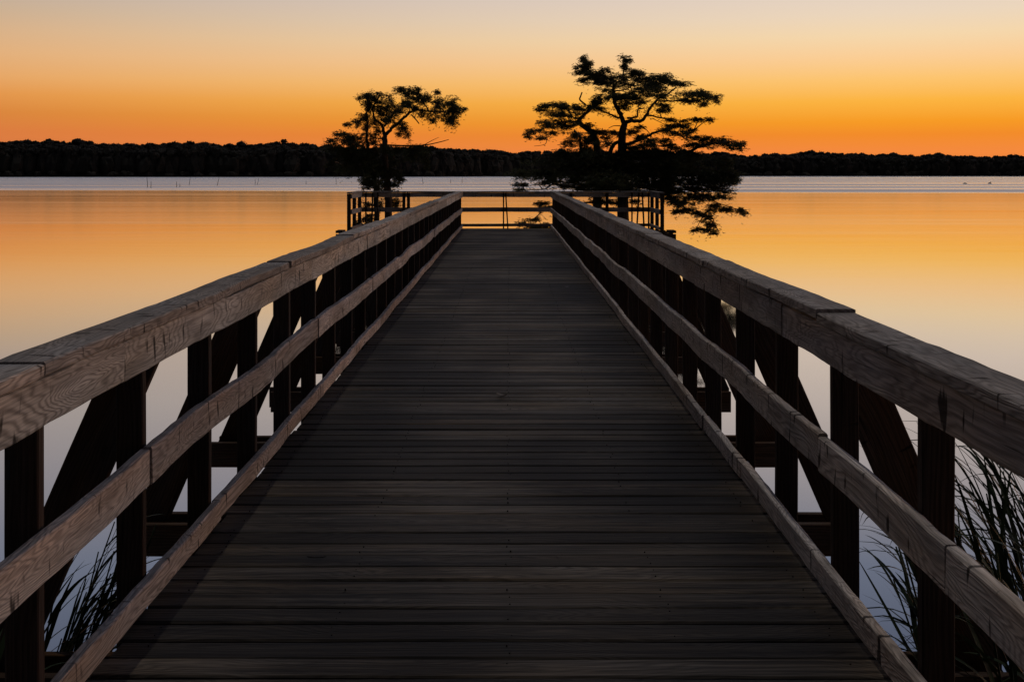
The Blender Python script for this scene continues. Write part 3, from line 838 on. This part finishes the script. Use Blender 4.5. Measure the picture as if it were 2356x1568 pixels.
for px, py, hp, lean, lab in stakes:
    x, Y = at_water(px, py)
    h = hp * Y / FPX
    mb = MB()
    dx = math.tan(R(lean * 2.2)) * h
    tube(mb, [(x - dx * 0.3, Y, -0.6), (x, Y, 0.0), (x + dx * 0.5 + 0.02, Y + 0.03, h * 0.5), (x + dx, Y, h)], [0.055, 0.05, 0.042, 0.025], 7)
    tag(mb.build('stake', M_stake, smooth=True), lab, 'stake', 'thin stakes standing in the lake')

def logmesh(x, Y, L, r, seed):
    mb = MB()
    pts = []; rr = []
    for i in range(9):
        s = i / 8
        pts.append((x - L / 2 + L * s, Y + 0.1 * math.sin(s * 3 + seed), 0.03 + 0.06 * math.sin(s * math.pi)))
        rr.append(r * (0.65 + 0.45 * math.sin(s * math.pi)) * (1 + 0.1 * math.sin(s * 17 + seed)))
    tube(mb, pts, rr, 9)
    return mb
x, Y = at_water(2220.5, 422.8)
tag(logmesh(x, Y, 0.85, 0.13, 1).build('driftwood', M_stake, smooth=True), 'flat low dark piece of driftwood afloat on the pale water at far right', 'driftwood')
x, Y = at_water(2277.0, 422.5)
d2 = empty('driftwood', (x, Y, 0))
tag(d2, 'dark piece of driftwood with a slanting branch sticking up, afloat at far right', 'driftwood')
logmesh(x, Y, 0.66, 0.14, 2).build('log', M_stake, d2, smooth=True)
mb = MB(); tube(mb, [(x + 0.08, Y, 0.08), (x + 0.2, Y, 0.3), (x + 0.30, Y + 0.03, 0.52)], [0.07, 0.06, 0.04], 7)
mb.build('branch', M_stake, d2, smooth=True)

# --------------------------------------------------------------- reeds
def blade(mb, p, az, el, L, W, bend, rng, tint):
    """a long strap leaf that arches over under its own weight"""
    n = 12
    pos = Vector(p); verts = []; faces = []
    e = el
    h = Vector((math.cos(az), math.sin(az), 0)); sd = Vector((-math.sin(az), math.cos(az), 0))
    tw = rng.uniform(-0.5, 0.5)
    for i in range(n + 1):
        s = i / n
        w = W * min(1.0, 0.55 + 2.2 * s) * (1 - s ** 2.2) ** 0.8 + 0.0008
        ws = (sd * math.cos(tw * s) + Vector((0, 0, 1)) * math.sin(tw * s))
        nn = ws.cross(h) * (0.18 * w)
        verts += [(pos - ws * w / 2)[:], (pos + nn)[:], (pos + ws * w / 2)[:]]
        if i < n:
            d = h * math.cos(e) + Vector((0, 0, 1)) * math.sin(e)
            pos = pos + d * (L / n)
            e -= bend / n * (0.4 + 1.6 * s)
    for i in range(n):
        for k in range(2):
            faces.append((i * 3 + k, i * 3 + k + 1, i * 3 + 4 + k, i * 3 + 3 + k))
    mb.add(verts, faces, None, tint)

def reed(x, Y, h, lean_az, lean, nleaf, seed, label, group, name='reed_plant', spread=2 * math.pi, Lf=(0.55, 1.0), wl=(0.016, 0.03)):
    rng = np.random.default_rng(seed)
    root = empty(name, (x, Y, 0)); tag(root, label, 'reed', group)
    st = MB()
    d = Vector((math.cos(lean_az) * math.sin(lean), math.sin(lean_az) * math.sin(lean), math.cos(lean)))
    pts = [Vector((x, Y, -0.3)) + d * (h * 1.0 + 0.3) * t + Vector((0, 0, -0.05 * t * t)) for t in np.linspace(0, 1, 7)]
    tube(st, pts, list(np.linspace(0.009, 0.003, 7)), 6, tint=0.4)
    st.build('stem', M_reed, root, smooth=True)
    lf = MB()
    for i in range(nleaf):
        t = 0.12 + 0.86 * (i + rng.uniform(0, 0.6)) / nleaf
        k = min(5, int(t * 6)); p = pts[k].lerp(pts[k + 1], t * 6 - k)
        az = lean_az + rng.uniform(-0.5, 0.5) * spread
        L = rng.uniform(*Lf) * (1.0 - 0.25 * t)
        for _ in range(8):
            if -1.50 < p.x + math.cos(az) * L * 0.9 < 1.40: L *= 0.82
        blade(lf, p, az, rng.uniform(0.75, 1.35), L, rng.uniform(*wl), (rng.uniform(0.05, 0.9) if rng.random() < 0.75 else rng.uniform(1.0, 2.2)), rng, 0.9 + rng.uniform(0, 0.1) if rng.random() < 0.12 else min(0.7, max(0, rng.normal(0.3, 0.25))))
    lf.build('leaves', M_reed, root, smooth=True)
    return root
rng = np.random.default_rng(77)
lab_r = 'tall arching reed in the dense dark stand outside the near end of the right railing'
for k in range(44):
    Y = rng.uniform(4.0, 5.6); x = max(1.9, Y * rng.uniform(0.41, 0.56))
    reed(x, Y, rng.uniform(0.95, 1.38), rng.uniform(2.4, 3.8), rng.uniform(0.05, 0.36), 9, 200 + k, lab_r, 'reeds outside the right railing', spread=2.0, wl=(0.013, 0.027))
lab_r2 = 'low reed with long drooping leaves behind the nearest right railing post'
for k in range(5):
    Y = rng.uniform(4.5, 5.0); x = Y * rng.uniform(0.39, 0.42)
    reed(x, Y, rng.uniform(0.55, 0.9), rng.uniform(2.0, 3.0), rng.uniform(0.05, 0.2), 4, 300 + k, lab_r2, 'low reeds behind the right railing', spread=1.6, Lf=(0.34, 0.5), wl=(0.013, 0.022))
lab_l = 'green reed leaning right in the tuft outside the near end of the left railing'
for k in range(28):
    x = rng.uniform(-2.30, -2.0); Y = rng.uniform(4.6, 5.3)
    reed(x, Y, rng.uniform(0.75, 1.18), rng.uniform(-0.3, 0.3), rng.uniform(0.2, 0.6), 7, 400 + k, lab_l, 'reeds outside the left railing', spread=0.9, Lf=(0.5, 0.95), wl=(0.018, 0.036))
for k in range(4):
    x = rng.uniform(-1.78, -1.66); Y = rng.uniform(3.6, 3.9)
    reed(x, Y, rng.uniform(0.9, 1.25), rng.uniform(1.2, 2.2), rng.uniform(0.02, 0.12), 6, 440 + k, 'upright reed at the extreme left edge beside the nearest left railing post', 'upright reeds at the left edge', spread=2.0, Lf=(0.4, 0.7))

# --------------------------------------------------------------- litter on the deck
def leaf(x, Y, L, W, rot, curl, label, z=0.006):
    mb = MB(); vs = []; n = 8
    for i in range(n + 1):
        s = i / n; w = W * math.sin(math.pi * min(1, s * 0.94 + 0.05)) ** 0.8
        for k in (-1, 0, 1):
            lx = (s - 0.5) * L; ly = k * w / 2
            zz = z + curl * (abs(k) * 0.55 + 1.2 * (s - 0.5) ** 2 * 2) + 0.002
            vs.append((x + lx * math.cos(rot) - ly * math.sin(rot), Y + lx * math.sin(rot) + ly * math.cos(rot), H(zz)))
    fs = [(i * 3 + k, i * 3 + k + 1, i * 3 + 4 + k, i * 3 + 3 + k) for i in range(n) for k in (0, 1)]
    mb.add(vs, fs, None, 0.5)
    tag(mb.build('dead_leaf', M_dry, smooth=True), label, 'leaf')
leaf(-0.05, 8.12, 0.085, 0.045, -0.5, 0.022, 'curled dead leaf lying in the middle of the deck')
leaf(0.055, 12.9, 0.06, 0.03, 0.1, 0.004, 'small pale leaf flat on the deck, farther off than the curled leaf')
leaf(0.81, 15.9, 0.06, 0.03, 0.0, 0.004, 'small pale leaf near the right kick board halfway along the deck')

# --------------------------------------------------------------- render settings
scene.view_settings.view_transform = 'Standard'
scene.view_settings.look = 'None'
scene.view_settings.exposure = 0.0
scene.view_settings.gamma = 1.0
scene.view_settings.use_curve_mapping = False
